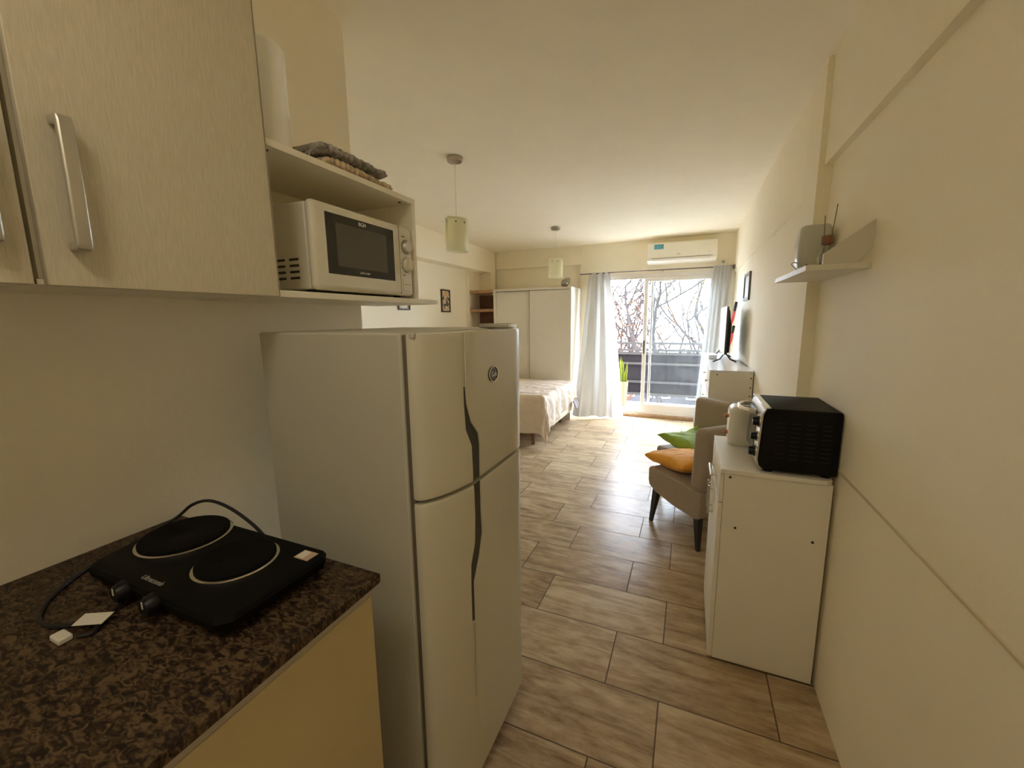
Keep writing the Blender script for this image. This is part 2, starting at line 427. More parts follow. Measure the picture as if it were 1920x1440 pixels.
struct('wall_left', bm, wall_m)
struct('trim_1', Box(-3.15, 1.42, 2.18, -2.95, 6.2, TOP), wall_m)        # beam on the left wall
struct('trim_2', Box(-3.15, 6.03, 0, -2.95, 6.2, 2.18), wall_m)          # pillar in the far corner
bm = BM(); box(bm, -3.15, 6.26, 0, -1.535, 6.36, TOP)
box(bm, -1.535, 6.2, 0, -1.15, 6.36, TOP); box(bm, -1.15, 6.2, 2.06, .36, 6.36, TOP); box(bm, .36, 6.2, 0, .60, 6.36, TOP)
box(bm, -1.15, 6.2, 0, .36, 6.36, .01)
struct('wall_back', bm, wall_m)
struct('trim_3', Box(-2.95, 6.215, 2.24, -1.535, 6.26, TOP), wall_m)     # shallow beam over the wardrobe
bm = BM(); box(bm, .522, YB, 0, .70, 2.27, TOP); box(bm, .505, 2.27, 0, .70, 6.2, TOP)
struct('wall_right', bm, wall_m)
struct('trim_4', Box(.494, YB, 2.086, .522, 2.27, TOP), wall_m)          # beam on the near right wall
struct('trim_5', Box(.472, 2.27, 0, .505, 2.52, TOP), wall_m)            # pillar
struct('trim_6', Box(.485, 2.52, 2.01, .505, 6.2, TOP), wall_m)
struct('trim_7', prism(BM(), [(.5215, .884), (.5185, .886), (.5185, .892), (.5215, .894)], 'y', YB, 2.27), groove_m)  # bead in darker cream, standing in for the shade of a wall groove
struct('wall_front', Box(-1.33, YB - .1, 0, .70, YB, TOP), wall_m)
struct('trim_8', Box(-1.15, 6.155, 0, .36, 6.2, .045), brick_m, bevel=.004)   # brick step below the sliding door

# sliding balcony door: frame, two leaves slid together on the right
w = tag(bpy.data.objects.new('window_1', None), kind='structure'); COL.objects.link(w); w.location = (-.395, 6.25, 0.045)
bm = BM()
box(bm, -1.15, 6.19, .045, .36, 6.30, .085); box(bm, -1.15, 6.19, 2.0, .36, 6.30, 2.06)
box(bm, -1.15, 6.19, .045, -1.115, 6.30, 2.06); box(bm, .325, 6.19, .045, .36, 6.30, 2.06)
box(bm, -1.15, 6.185, 1.985, .36, 6.20, 2.0)
obj('window_frame', bm, winframe_m, w, bevel=.003)
def leaf(x0, x1, y0, st, nm):
    bm = BM(); y1 = y0 + .03
    box(bm, x0, y0, .085, x0 + st, y1, 2.0); box(bm, x1 - st, y0, .085, x1, y1, 2.0)
    box(bm, x0 + st, y0, .085, x1 - st, y1, .19); box(bm, x0 + st, y0, 1.95, x1 - st, y1, 2.0)
    f = obj(nm, bm, winframe_m, w, bevel=.003)
    obj('pane', Box(x0 + st, y0 + .012, .19, x1 - st, y0 + .017, 1.95), pane_m, f)
    return f
l1 = leaf(-.625, .325, 6.205, .05, 'sliding_leaf'); l2 = leaf(-.535, .325, 6.245, .03, 'sliding_leaf')
obj('handle', Box(-.612, 6.198, .93, -.594, 6.206, 1.12), mat('dark_handle', (.08, .07, .06), .4), l1)

# ================================================================== BALCONY AND OUTSIDE
struct('floor_balcony', Box(-3.4, 6.36, -.14, 2.2, 7.42, -.02), balc_m)
rl = thing('balcony_railing', 'white balcony railing of horizontal bars with dark panels between', 'railing', (-.5, 7.3, -.02))
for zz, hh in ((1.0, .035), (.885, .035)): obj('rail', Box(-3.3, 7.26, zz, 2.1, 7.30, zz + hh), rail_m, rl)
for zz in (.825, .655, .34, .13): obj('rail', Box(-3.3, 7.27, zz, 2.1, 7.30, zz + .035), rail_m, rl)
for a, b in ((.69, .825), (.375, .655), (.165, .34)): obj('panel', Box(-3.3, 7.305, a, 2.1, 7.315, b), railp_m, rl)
for xx in (-3.2, -1.18, 1.0): obj('post', Box(xx, 7.26, -.02, xx + .04, 7.30, 1.0), rail_m, rl)
tp = thing('snake_plant', 'snake plant with yellow-edged leaves in a tall cream pot on the balcony', 'plant', (-.985, 6.98, -.02))
obj('pot', Lathe([(.050, -.02), (.055, .0), (.078, .38), (.080, .40), (.070, .40), (.066, .37)], (-.985, 6.98, 0), seg=24), pot_m, tp, smooth=True)
for i in range(8):
    a = i * 2.4; r0 = .015 + .006 * i; h = .28 + .2 * ((i * 37) % 10) / 10
    bx, by = -.985 + r0 * math.cos(a), 6.98 + r0 * math.sin(a)
    bmY, bmG = BM(), BM()
    tw = a + .5
    for bmx, wd, th in ((bmY, .022, .002), (bmG, .014, .0035)):
        rs = []
        for k in range(8):
            t = k / 7; ww = wd * (1 - t ** 3) * (.7 + .6 * t if t < .5 else 1); z = .36 + h * t
            dx, dy = math.cos(tw) * ww, math.sin(tw) * ww; nx, ny = -math.sin(tw) * th, math.cos(tw) * th
            ox, oy = bx + .03 * t * t * math.cos(a), by + .03 * t * t * math.sin(a)
            rs.append([(ox + dx, oy + dy, z), (ox + nx, oy + ny, z), (ox - dx, oy - dy, z), (ox - nx, oy - ny, z)])
        rings(bmx, [[Vector(p) for p in r_] for r_ in rs])
    lf = obj('leaf', bmY, leafy_m, tp, smooth=True)
    obj('leaf_center', bmG, leafg_m, lf, smooth=True)

def tree(x, y, zb, h, seed, mt, label, lean=(0, 0), leaves=None, depth=7):
    rnd = random.Random(seed); bm = BM(); tips = []
    def br(p, d, ln, r, lv):
        pts = [p]; q = p.copy(); dd = d.copy(); n = 4; rr = [r]
        for k in range(n):
            dd = (dd + Vector((rnd.uniform(-.22, .22), rnd.uniform(-.22, .22), rnd.uniform(-.05, .14)))).normalized()
            q = q + dd * ln / n; pts.append(q.copy()); rr.append(r * (1 - .38 * (k + 1) / n))
        tube(bm, pts, rr, 6 if lv > 2 else 4)
        if lv == 0: tips.append(q); return
        nb = 3 if lv > 1 else 3
        for b_ in range(nb):
            t = .5 + .5 * b_ / (nb - 1) if nb > 1 else 1
            src = pts[min(n, max(1, round(t * n)))]
            a = Vector((rnd.uniform(-1, 1), rnd.uniform(-1, 1), rnd.uniform(-.35, .7))).normalized()
            br(src.copy(), (dd * .75 + a * .85).normalized(), ln * rnd.uniform(.6, .82), r * .61, lv - 1)
    br(Vector((x, y, zb)), Vector((lean[0], lean[1], 1)).normalized(), h, h * .033, depth)
    t = thing('bare_tree', label, 'tree', (x, y, zb))
    obj('branches', bm, mt, t, smooth=True)
    if leaves:
        bm = BM()
        for p in tips:
            if rnd.random() > leaves[1]: continue
            for k in range(4):
                c = p + Vector([rnd.uniform(-.08, .08) for _ in range(3)]); s = .03
                u = Vector([rnd.uniform(-1, 1) for _ in range(3)]).normalized(); v = u.orthogonal().normalized()
                bm.faces.new([bm.verts.new(c + u * s), bm.verts.new(c + v * s * .5), bm.verts.new(c - u * s), bm.verts.new(c - v * s * .5)])
        tag(obj('foliage', bm, leaves[0], t), kind='stuff')
    return t
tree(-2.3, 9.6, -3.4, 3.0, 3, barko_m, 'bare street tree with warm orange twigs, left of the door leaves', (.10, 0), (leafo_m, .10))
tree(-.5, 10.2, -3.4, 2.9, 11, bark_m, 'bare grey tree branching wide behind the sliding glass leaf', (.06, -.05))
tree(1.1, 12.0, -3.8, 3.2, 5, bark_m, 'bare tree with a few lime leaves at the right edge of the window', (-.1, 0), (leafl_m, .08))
struct('floor_street', Box(-40, 7.6, -4.3, 40, 60, -4.2), street_m)
def building(x0, x1, y0, z1, m_, label, nx, nz):
    t = thing('apartment_building', label, 'building', ((x0 + x1) / 2, y0 + 4, -4.2))
    obj('wall', Box(x0, y0, -4.2, x1, y0 + 8, z1), m_, t)
    obj('roof_parapet', Box(x0 - .15, y0 - .15, z1, x1 + .15, y0 + 8, z1 + .35), winframe_m, t)
    sx, sz = (x1 - x0) / nx, (z1 + 3.6) / nz
    for i in range(nx):
        for k in range(nz):
            a, b = x0 + sx * (i + .25), x0 + sx * (i + .75); c, d = -3.6 + sz * (k + .2), -3.6 + sz * (k + .75)
            f = obj('window', Box(a - .08, y0 - .05, c - .08, b + .08, y0, d + .08), winframe_m, t)
            obj('window_pane', Box(a, y0 - .07, c, b, y0 - .04, d), glassd_m, f)
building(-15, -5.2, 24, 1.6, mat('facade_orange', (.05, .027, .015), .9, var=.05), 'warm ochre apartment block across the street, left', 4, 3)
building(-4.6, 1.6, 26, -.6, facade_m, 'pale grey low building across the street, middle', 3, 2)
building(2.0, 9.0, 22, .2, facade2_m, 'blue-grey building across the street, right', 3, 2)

# ================================================================== UPPER KITCHEN CABINETS
def cup_handle(bm_y, z0, z1, xf, parent, name='handle'):
    bm = BM(); y = bm_y
    prof = [(xf, z0), (xf + .028, z0), (xf + .032, z0 + .012), (xf + .034, (z0 + z1) / 2), (xf + .032, z1 - .012), (xf + .028, z1), (xf, z1), (xf, z1 - .014), (xf + .020, z1 - .016), (xf + .022, (z0 + z1) / 2), (xf + .020, z0 + .016), (xf, z0 + .014)]
    prism(bm, prof, 'y', y - .011, y + .011)
    return obj(name, bm, alu_m, parent, bevel=.003)
XF = -.99
uc = thing('wall_cabinet', 'pale streaked wall cabinet beside the microwave shelf, aluminium handle', 'cabinet', (-1.16, .55, 1.515))
obj('body', Box(-1.328, .338, 1.518, XF - .02, .764, 2.198), white_m, uc)
dr = obj('door', Box(XF - .018, .342, 1.515, XF, .768, 2.2), grain_m, uc, bevel=.0015)
cup_handle(.385, 1.575, 1.79, XF, dr)
obj('edge_strip', Box(XF - .018, .768, 1.515, XF + .001, .7695, 2.2), alu_m, dr)
uc2 = thing('wall_cabinet', 'pale streaked wall cabinet cut off by the left picture edge', 'cabinet', (-1.16, .11, 1.515))
obj('body', Box(-1.328, -.10, 1.518, XF - .02, .33, 2.198), white_m, uc2)
dr = obj('door', Box(XF - .018, -.10, 1.515, XF, .326, 2.2), grain_m, uc2, bevel=.0015)
cup_handle(.283, 1.575, 1.79, XF, dr)
obj('hinge_cap', Box(XF - .012, .328, 1.516, XF + .001, .336, 1.524), chrome_m, dr)

# microwave shelf unit
ms = thing('microwave_shelf', 'open pale shelf unit holding the microwave, on the wall by the cabinet', 'shelf', (-1.16, 1.1, 1.515))
obj('top_board', Box(-1.328, .77, 1.889, -1.0, 1.388, 1.907), edge_m, ms, bevel=.001)
obj('side_panel', Box(-1.328, 1.37, 1.533, -1.0, 1.388, 1.889), edge_m, ms, bevel=.001)
obj('bottom_board', Box(-1.328, .77, 1.515, -.998, 1.52, 1.533), edge_m, ms, bevel=.001)
for yy in (.80, 1.335): obj('screw_hole', Lathe([(.006, 0), (.006, .002)], (-1.03, yy, 1.887), seg=12), dark_m, ms)

# microwave
mw = thing('microwave', 'white microwave oven with dark window and two dials, on the open shelf', 'microwave', (-1.16, 1.13, 1.533))
Y0, Y1, Z0, Z1 = .90, 1.362, 1.545, 1.797
obj('body', Box(-1.315, Y0 + .006, Z0, -1.035, Y1 - .006, Z1 - .004), mw_m, mw, bevel=.006)
fr = BM(); box(fr, -1.034, Y0, Z0 - .003, -1.002, Y1, Z1)
obj('front_frame', fr, mw_m, mw, bevel=.016, seg=5)
obj('door_seam', Box(-1.0036, 1.284, Z0 + .004, -1.0014, 1.2855, Z1 - .006), darkprint_m, mw)
wnd = obj('window', Box(-1.004, .947, 1.592, -1.0008, 1.253, 1.770), blackg_m, mw, bevel=.002)
obj('window_mesh', Box(-1.002, .985, 1.617, -1.0002, 1.212, 1.745), mwglass_m, wnd)
obj('brand_text', place(text_bm('BGH', .017), (-1.0, 1.098, 1.757), (R(90), 0, R(90))), label_m, wnd)
obj('model_text', place(text_bm('QUICK CHEF', .008), (-1.0, 1.098, 1.604), (R(90), 0, R(90))), label_m, wnd)
for zc, nm in ((1.722, 'power_dial'), (1.655, 'timer_dial')):
    d_ = obj(nm, Lathe([(.0235, 0), (.0235, .004), (.021, .014), (.019, .016)], (-1.003, 1.322, zc), 'x', 28), alu_m if zc > 1.7 else mw_m, mw, smooth=True)
    if zc < 1.7: obj('dial_grip', Box(-.99, 1.318, zc - .018, -.976, 1.326, zc + .018), mw_m, d_, bevel=.002)
    obj('dial_ring', Lathe([(.0255, 0), (.0255, .0015)], (-1.0025, 1.322, zc), 'x', 28), darkprint_m, mw, smooth=True)
for k in range(9):
    a = R(200 - 27.5 * k); bmx = Box(-1.0022, 1.322 + .031 * math.cos(a) - .002, 1.655 + .031 * math.sin(a) - .0015, -1.0012, 1.322 + .031 * math.cos(a) + .002, 1.655 + .031 * math.sin(a) + .0015)
    obj('dial_mark', bmx, darkprint_m, mw)
obj('power_text', place(text_bm('POWER', .005), (-1.0015, 1.308, 1.758), (R(90), 0, R(90))), darkprint_m, mw)
obj('timer_text', place(text_bm('TIMER', .005), (-1.0015, 1.306, 1.618), (R(90), 0, R(90))), darkprint_m, mw)
obj('door_button', Box(-1.003, 1.296, 1.560, -.9995, 1.346, 1.605), mw_m, mw, bevel=.0015)
obj('button_line', Box(-1.0, 1.302, 1.583, -.9990, 1.34, 1.5843), darkprint_m, mw)
for i in range(2):
    for k in range(4):
        xa = -1.17 + .058 * i
        obj('vent_slot', Box(xa, Y0 + .004, 1.575 + .018 * k, xa + .038, Y0 + .0068, 1.582 + .018 * k), dark_m, mw, bevel=.001)
for xx, yy in ((-1.06, .93), (-1.06, 1.33), (-1.28, .93), (-1.28, 1.33)):
    obj('foot', Lathe([(.014, 0), (.014, .013)], (xx, yy, 1.533), seg=14), black_m, mw)
obj('power_cord', Tube([(-1.25, .80, 1.54), (-1.16, .83, 1.545), (-1.14, .86, 1.56), (-1.18, .875, 1.55), (-1.30, .88, 1.545)], .0045, 8), cable_m, mw, smooth=True)

# kitchen paper roll, folded knits
pr = thing('paper_towel_roll', 'white kitchen paper roll standing on top of the microwave shelf', 'paper roll', (-1.10, .86, 1.907))
obj('paper', Lathe([(.022, .0), (.058, .0), (.060, .01), (.060, .258), (.054, .270), (.022, .270)], (-1.095, .858, 1.907), seg=40), paper_m, pr, smooth=True)
obj('core', Lathe([(.021, .001), (.021, .269)], (-1.095, .858, 1.907), seg=24), mat('cardboard', (.40, .28, .16), .9), pr, smooth=True)
def knit(x0, x1, y0, y1, z, h, m_, seed, nm, label, hump=0):
    bm = BM(); ny, na = 64, 20; rs = []
    for i in range(ny + 1):
        t = i / ny; y = y0 + (y1 - y0) * t
        hh = h * (.75 + .25 * math.sin(math.pi * min(1, t * 1.2 + .1))) * (1 + .17 * math.sin(t * 88)) + hump * math.exp(-((t - .32) / .18) ** 2)
        e = min(1, math.sin(math.pi * min(max(t, .004), .996)) * 9) ** .5
        ring = []
        for k in range(na):
            a = 2 * math.pi * k / na; c, s = math.cos(a), math.sin(a)
            px = abs(c) ** .55 * (1 if c > 0 else -1); pz = abs(s) ** .75 * (1 if s > 0 else -1)
            xx = (x0 + x1) / 2 + (x1 - x0) / 2 * px * (.93 + .07 * e + .03 * math.sin(t * 95))
            zz = z + hh / 2 * (1 + pz * e)
            if hump and pz < 0: zz = z + hh / 2 * (1 + pz * e) * .0 + .001 + (0 if hump == 0 else max(0, hump * .5 * math.exp(-((t - .30) / .16) ** 2)))
            nn = noise.noise(Vector((xx * 30, y * 30, seed))) * .004
            ring.append(Vector((xx + nn, y, max(z + .0005, zz + (nn if pz > 0 else 0)))))
        rs.append(ring)
    rings(bm, rs)
    return tag(obj(nm, bm, m_, smooth=True, angle=80), label, 'blanket')
knit(-1.21, -1.012, .985, 1.282, 1.907, .036, towelb_m, 1, 'folded_throw', 'folded beige knitted throw under the grey one, on the shelf top')
gk = knit(-1.22, -1.018, .972, 1.262, 1.945, .036, towelg_m, 5, 'folded_throw', 'folded grey knitted throw lying on the beige one')
bm = BM()
for k in range(9):
    y0_ = .965 + .004 * (k % 3); x_ = -1.03 - .018 * k
    tube(bm, [(x_, y0_ + .02, 1.955), (x_ + .004, y0_ - .004, 1.950), (x_ - .003, y0_ - .022, 1.935), (x_ + .003, y0_ - .035, 1.915)], [.003, .003, .0025, .002], 6)
obj('fringe', bm, towelg_m, gk, smooth=True)

# ================================================================== LOWER KITCHEN
ct = tag(obj('countertop', Box(-1.329, YB + .005, .878, -.60, .645, .90), granite_m, bevel=.003), 'brown speckled granite worktop along the left wall', 'worktop')
lc = thing('base_cabinet', 'cream base cabinet with an aluminium top strip, under the granite worktop', 'cabinet', (-.95, -.1, 0))
obj('body', Box(-1.32, YB + .01, .10, -.636, .628, .877), white_m, lc)
obj('door', Box(-.634, .03, .10, -.616, .630, .852), creamdoor_m, lc, bevel=.001)
obj('door', Box(-.634, -.58, .10, -.616, .026, .852), creamdoor_m, lc, bevel=.001)
obj('top_strip', Box(-.634, YB + .01, .855, -.612, .630, .8765), alu_m, lc, bevel=.003)
obj('plinth', Box(-1.32, YB + .01, .0, -.68, .62, .10), white_m, lc)

# electric hot plate
hp = thing('hot_plate', 'black two-ring electric hot plate on the granite worktop', 'hot plate', (-.935, .49, .90))
def HB(*a): return Box(*a)
bm = BM()
rs = []
for z, ins in ((.912, .012), (.918, .004), (.935, .0), (.943, .004), (.945, .010)):
    x0, x1, y0, y1 = -1.165 + ins, -.705 - ins, .375 + ins - (.0 if z > .93 else .0), .615 - ins
    c = .02; rs.append([Vector(p) for p in ((x0 + c, y0, z), (x1 - c, y0, z), (x1, y0 + c, z), (x1, y1 - c, z), (x1 - c, y1, z), (x0 + c, y1, z), (x0, y1 - c, z), (x0, y0 + c, z))])
rings(bm, rs); obj('body', bm, hobbody_m, hp, smooth=True)
for (cx_, cy_, r_) in ((-1.075, .525, .090), (-.86, .505, .076)):
    rg = obj('ring_trim', Lathe([(r_ + .004, .0), (r_ + .004, .006), (r_ + .001, .008), (r_ - .002, .008), (r_ - .002, 0)], (cx_, cy_, .945), seg=56), chrome_m, hp, smooth=True)
    obj('heating_plate', Lathe([(r_ - .002, 0), (r_ - .002, .013), (r_ - .006, .016), (.03, .0165), (.026, .0145), (.001, .0145)], (cx_, cy_, .945), seg=56), hob_m, rg, smooth=True)
for xx in (-1.0, -.90):
    kb = obj('knob', Lathe([(.020, .0), (.020, -.006), (.016, -.018), (.015, -.020)], (xx, .376, .930), 'y', 24), black_m, hp, smooth=True)
    obj('knob_line', Box(xx - .0012, .3545, .930, xx + .0012, .3565, .944), label_m, kb)
    for k in range(3):
        obj('dial_print', Box(xx - .03 - .006, .3735, .920 + .006 * k, xx - .03 + .006, .3745, .9215 + .006 * k), darkprint_m, hp)
obj('brand_text', place(text_bm('Ultracomb', .016), (-.955, .40, .9455), (0, 0, 0)), mat('grey_print', (.30, .29, .26), .5), hp)
st = obj('sticker', Box(-.765, .565, .9452, -.725, .595, .9462), mat('hob_sticker', (.55, .40, .30), .5), hp)
obj('sticker_panel', Box(-.762, .568, .9462, -.742, .592, .9466), label_m, st)
for xx, yy in ((-1.13, .40), (-.74, .40), (-1.13, .59), (-.74, .59)):
    obj('foot', Lathe([(.012, 0), (.014, .012)], (xx, yy, .90), seg=12), black_m, hp)
def smooth_path(P, n=10):
    P = [Vector(p) for p in P]; out = []
    for i in range(len(P) - 1):
        p0, p1, p2, p3 = P[max(0, i - 1)], P[i], P[i + 1], P[min(len(P) - 1, i + 2)]
        for k in range(n):
            t = k / n
            out.append(.5 * ((2 * p1) + (p2 - p0) * t + (2 * p0 - 5 * p1 + 4 * p2 - p3) * t * t + (3 * p1 - p0 - 3 * p2 + p3) * t ** 3))
    out.append(P[-1]); return out
cb = obj('power_cord', Tube(smooth_path([(-.93, .625, .915), (-1.0, .636, .940), (-1.09, .638, .968), (-1.17, .636, .975), (-1.235, .628, .955), (-1.262, .60, .925), (-1.262, .52, .9045), (-1.235, .42, .9045), (-1.17, .33, .9045), (-1.10, .285, .9045), (-1.04, .285, .9045), (-.99, .32, .906)]), .0042, 8), cable_m, hp, smooth=True)
obj('cord_end', Tube(smooth_path([(-.995, .366, .912), (-.98, .33, .905), (-.955, .305, .905), (-.965, .287, .907)]), .0042, 8), cable_m, cb, smooth=True)
pl = obj('plug', Box(-1.005, .266, .9005, -.972, .286, .912), label_m, cb, bevel=.003)
obj('cord_tag', place(Box(-.025, -.014, 0, .025, .014, .0012), (-.985, .318, .912), (.1, 0, .5)), label_m, cb)

# ================================================================== FRIDGE
fg = thing('refrigerator', 'white two-door refrigerator with wavy dark grips, beside the worktop', 'refrigerator', (-.83, 1.08, 0))
FY0, FY1 = .79, 1.42
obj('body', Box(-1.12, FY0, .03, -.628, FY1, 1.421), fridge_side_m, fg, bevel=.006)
obj('gasket', Box(-.629, FY0 + .008, .05, -.612, FY1 - .008, 1.415), seal_m, fg)
XD = -.53
def door_profile():
    pts = [(-.613, FY0 + .002), (-.602, FY0 - .001), (-.590, FY0 + .004)]
    pts += [(-.576, .812), (-.5635, .835), (-.552, .862), (-.5425, .893), (-.5355, .925), (-.5315, .945), (-.5305, .955)]
    n = 8
    for i in range(1, n + 1): pts.append((XD - .0, .955 + (1.285 - .955) * i / n))
    pts += [(-.532, 1.293), (-.538, 1.302), (-.55, 1.312), (-.57, 1.335), (-.595, 1.39), (-.603, FY1), (-.613, FY1)]
    return pts
def round_door(z0, z1, nm):
    P = door_profile(); cxm, cym = -.58, 1.1; bm = BM(); rs = []
    for z, k in ((z0, .985), (z0 + .006, .998), (z0 + .012, 1), (z1 - .012, 1), (z1 - .006, .998), (z1, .985)):
        rs.append([Vector((-.613 + (p[0] + .613) * k, cym + (p[1] - cym) * (1 - (1 - k) * .4), z)) for p in P])
    rings(bm, rs); return obj(nm, bm, fridge_m, fg, smooth=True, angle=50)
ud = round_door(1.006, 1.418, 'freezer_door'); ld = round_door(.055, .994, 'fridge_door')
up_poly = [(.921, 1.276), (.925, 1.276), (.930, 1.228), (.950, 1.175), (.988, 1.135), (.995, 1.10), (.993, 1.0), (.950, 1.0), (.950, 1.04), (.947, 1.11), (.925, 1.16), (.921, 1.228)]
lo_poly = [(.953, 1.0), (.994, 1.0), (.994, .90), (.998, .83), (.976, .767), (.943, .705), (.943, .584), (.929, .590), (.929, .70), (.931, .765), (.950, .824), (.955, .90)]
for d_, pl_, nm in ((ud, up_poly, 'freezer_grip'), (ld, lo_poly, 'fridge_grip')):
    base = wpos(fg)
    cut = Prism(pl_, 'x', -.5375, -.50); bmesh.ops.translate(cut, vec=-base, verts=cut.verts)
    # the cutter is given in the door's own space
    me = bpy.data.meshes.new('cut'); bmesh.ops.recalc_face_normals(cut, faces=cut.faces); cut.to_mesh(me); cut.free()
    c = bpy.data.objects.new('cut', me); COL.objects.link(c); c.location = base
    md = d_.modifiers.new('cut', 'BOOLEAN'); md.object = c; md.operation = 'DIFFERENCE'; md.solver = 'EXACT'
    bpy.context.view_layer.update()
    new = bpy.data.meshes.new_from_object(d_.evaluated_get(bpy.context.evaluated_depsgraph_get()))
    d_.modifiers.clear(); d_.data = new
    new.set_sharp_from_angle(angle=R(50))
    bpy.data.objects.remove(c); bpy.data.meshes.remove(me)
    cl = [(sum(p[0] for p in pl_) / len(pl_)), (sum(p[1] for p in pl_) / len(pl_))]
    obj(nm, Prism([(p[0], max(1.0075, p[1]) if d_ is ud else min(.9925, p[1])) for p in pl_], 'x', -.5372, -.5345), dark_m, d_)
obj('seam_line', Box(-.5312, .920, 1.278, -.5295, .9225, 1.416), chrome_m, ud)
obj('seam_line', Box(-.5305, .932, .34, -.5292, .934, .582), chrome_m, ld)
bd = obj('badge', Lathe([(.030, 0), (.030, .003), (.027, .0045), (.026, .003), (.001, .003)], (-.5305, 1.084, 1.29), 'x', 40, sx=1.0, sy_=.78), mat('badge_grey', (.10, .095, .08), .25, .6), ud, smooth=True)
bm = BM()
tube(bm, [(-.5265, 1.084 + .0285 * math.cos(a), 1.29 + .0222 * math.sin(a)) for a in [2 * math.pi * k / 40 for k in range(40)]], .0016, 6, close=True)
obj('badge_rim', bm, chrome_m, bd, smooth=True)
obj('badge_text', place(text_bm('Gafa', .019, .0008), (-.5265, 1.083, 1.290), (R(90), 0, R(90))), chrome_m, bd)
obj('hinge_cover', Box(-.665, 1.255, 1.421, -.556, 1.335, 1.436), alu_m, fg, bevel=.004)
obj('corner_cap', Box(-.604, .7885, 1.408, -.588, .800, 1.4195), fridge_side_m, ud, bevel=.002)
for xx, yy in ((-1.08, .83), (-1.08, 1.38), (-.66, .83), (-.66, 1.38)):
    obj('foot', Lathe([(.02, 0), (.018, .031)], (xx, yy, 0), seg=14), black_m, fg)

# ================================================================== RIGHT SIDE CABINET
rc = thing('sideboard', 'white kitchen sideboard against the right wall under the toaster oven', 'cabinet', (.33, 2.01, 0))
CY0, CY1 = 1.76, 2.258
obj('side_panel', Box(.155, CY0, .012, .507, CY0 + .016, .836), white_m, rc)
obj('side_panel', Box(.155, CY1 - .016, .012, .507, CY1, .836), white_m, rc)
obj('bottom_panel', Box(.155, CY0 + .016, .03, .507, CY1 - .016, .046), white_m, rc)
obj('back_panel', Box(.500, CY0 + .016, .046, .506, CY1 - .016, .836), white_m, rc)
tp_ = BM(); prism(tp_, [(.140, CY0 - .006), (.487, CY0 - .006), (.508, CY0 + .018), (.508, CY1 + .006), (.140, CY1 + .006)], 'z', .836, .854)
obj('top_board', tp_, white2_m, rc, bevel=.0015)
dw = obj('drawer', Box(.139, CY0 + .003, .712, .154, CY1 - .003, .831), white_m, rc, bevel=.001)
d1 = obj('door', Box(.137, CY0 + .001, .014, .154, 2.007, .706), white_m, rc, bevel=.001)
d2 = obj('door', Box(.137, 2.012, .014, .154, CY1 - .001, .706), white_m, rc, bevel=.001)
def bar(pa, pb, off, parent):
    a, b = Vector(pa), Vector(pb); o_ = Vector(off); dirn = (b - a).normalized() * .012
    bm = BM(); tube(bm, [a + o_ - dirn, b + o_ + dirn], .0045, 10); tube(bm, [a, a + o_], .004, 8); tube(bm, [b, b + o_], .004, 8)
    obj('handle', bm, alu_m, parent, smooth=True)
bar((.137, 1.98, .57), (.137, 1.98, .68), (-.022, 0, 0), d1)
bar((.137, 2.05, .57), (.137, 2.05, .68), (-.022, 0, 0), d2)
bar((.139, 1.94, .76), (.139, 2.08, .76), (-.022, 0, 0), dw)
for xx, zz in ((.205, .613), (.463, .606), (.175, .822)):
    obj('screw_cap', Lathe([(.005, 0), (.005, -.0015)], (xx, CY0, zz), 'y', 14), dark_m, rc)

# toaster oven
ov = thing('toaster_oven', 'black toaster oven with chrome front and three knobs on the sideboard', 'toaster oven', (.39, 1.93, .854))
ob = BM()
OY0, OY1 = 1.768, 2.078
prof = [(.283, .868), (.272, .882), (.268, .905), (.276, 1.075), (.283, 1.098), (.296, 1.106), (.512, 1.106), (.516, 1.10), (.516, .868)]
prism(ob, prof, 'y', OY0, OY1)
obj('body', ob, blackm_m, ov, bevel=.003)
bmv = BM()
for i in range(9):
    for k in range(4):
        box(bmv, .315 + k * .048, OY0 - .0006, .915 + i * .017, .345 + k * .048, OY0 + .001, .919 + i * .017)
obj('vent_slots', bmv, mat('vent_black', (.006, .006, .006), .8), ov)
fp = BM(); prism(fp, [(.284, .866), (.270, .880), (.2655, .905), (.2735, 1.077), (.282, 1.102), (.279, 1.104), (.267, 1.082), (.259, .905), (.264, .876), (.280, .862)], 'y', OY0 + .006, OY1 - .004)
obj('front_panel', fp, steel_m, ov, bevel=.001)
obj('top_trim', Box(.272, OY0 + .004, 1.102, .296, OY1 - .002, 1.109), chrome_m, ov, bevel=.003)
dg = BM(); prism(dg, [(.2565, .905), (.2655, 1.07), (.2685, 1.07), (.2595, .905)], 'y', OY0 + .10, OY1 - .015)
dg = obj('glass_door', dg, mat('oven_glass', (.09, .095, .08), .12), ov)
hd = []
for k in range(13):
    t = k / 12; y = OY0 + .10 + .20 * t; hd.append((.262 - .052 * math.sin(math.pi * t) ** .45, y, 1.072))
obj('door_handle', Tube(hd, .0085, 12), chrome_m, dg, smooth=True)
for zc, r_ in ((1.045, .0185), (.985, .015), (.925, .0185)):
    xx = .2665 - (1.07 - zc) * .05
    kb = obj('knob', Lathe([(r_ + .003, 0), (r_ + .003, -.004), (r_, -.006), (r_ * .86, -.022), (r_ * .8, -.023)], (xx, OY0 + .045, zc), 'x', 24), black_m, ov, smooth=True)
    obj('knob_ring', Lathe([(r_ + .005, 0.001), (r_ + .005, -.002)], (xx, OY0 + .045, zc), 'x', 24), chrome_m, kb, smooth=True)
for xx, yy in ((.305, 1.80), (.49, 1.80), (.305, 2.05), (.49, 2.05)):
    obj('foot', Lathe([(.015, 0), (.017, .016)], (xx, yy, .854), seg=16), black_m, ov)

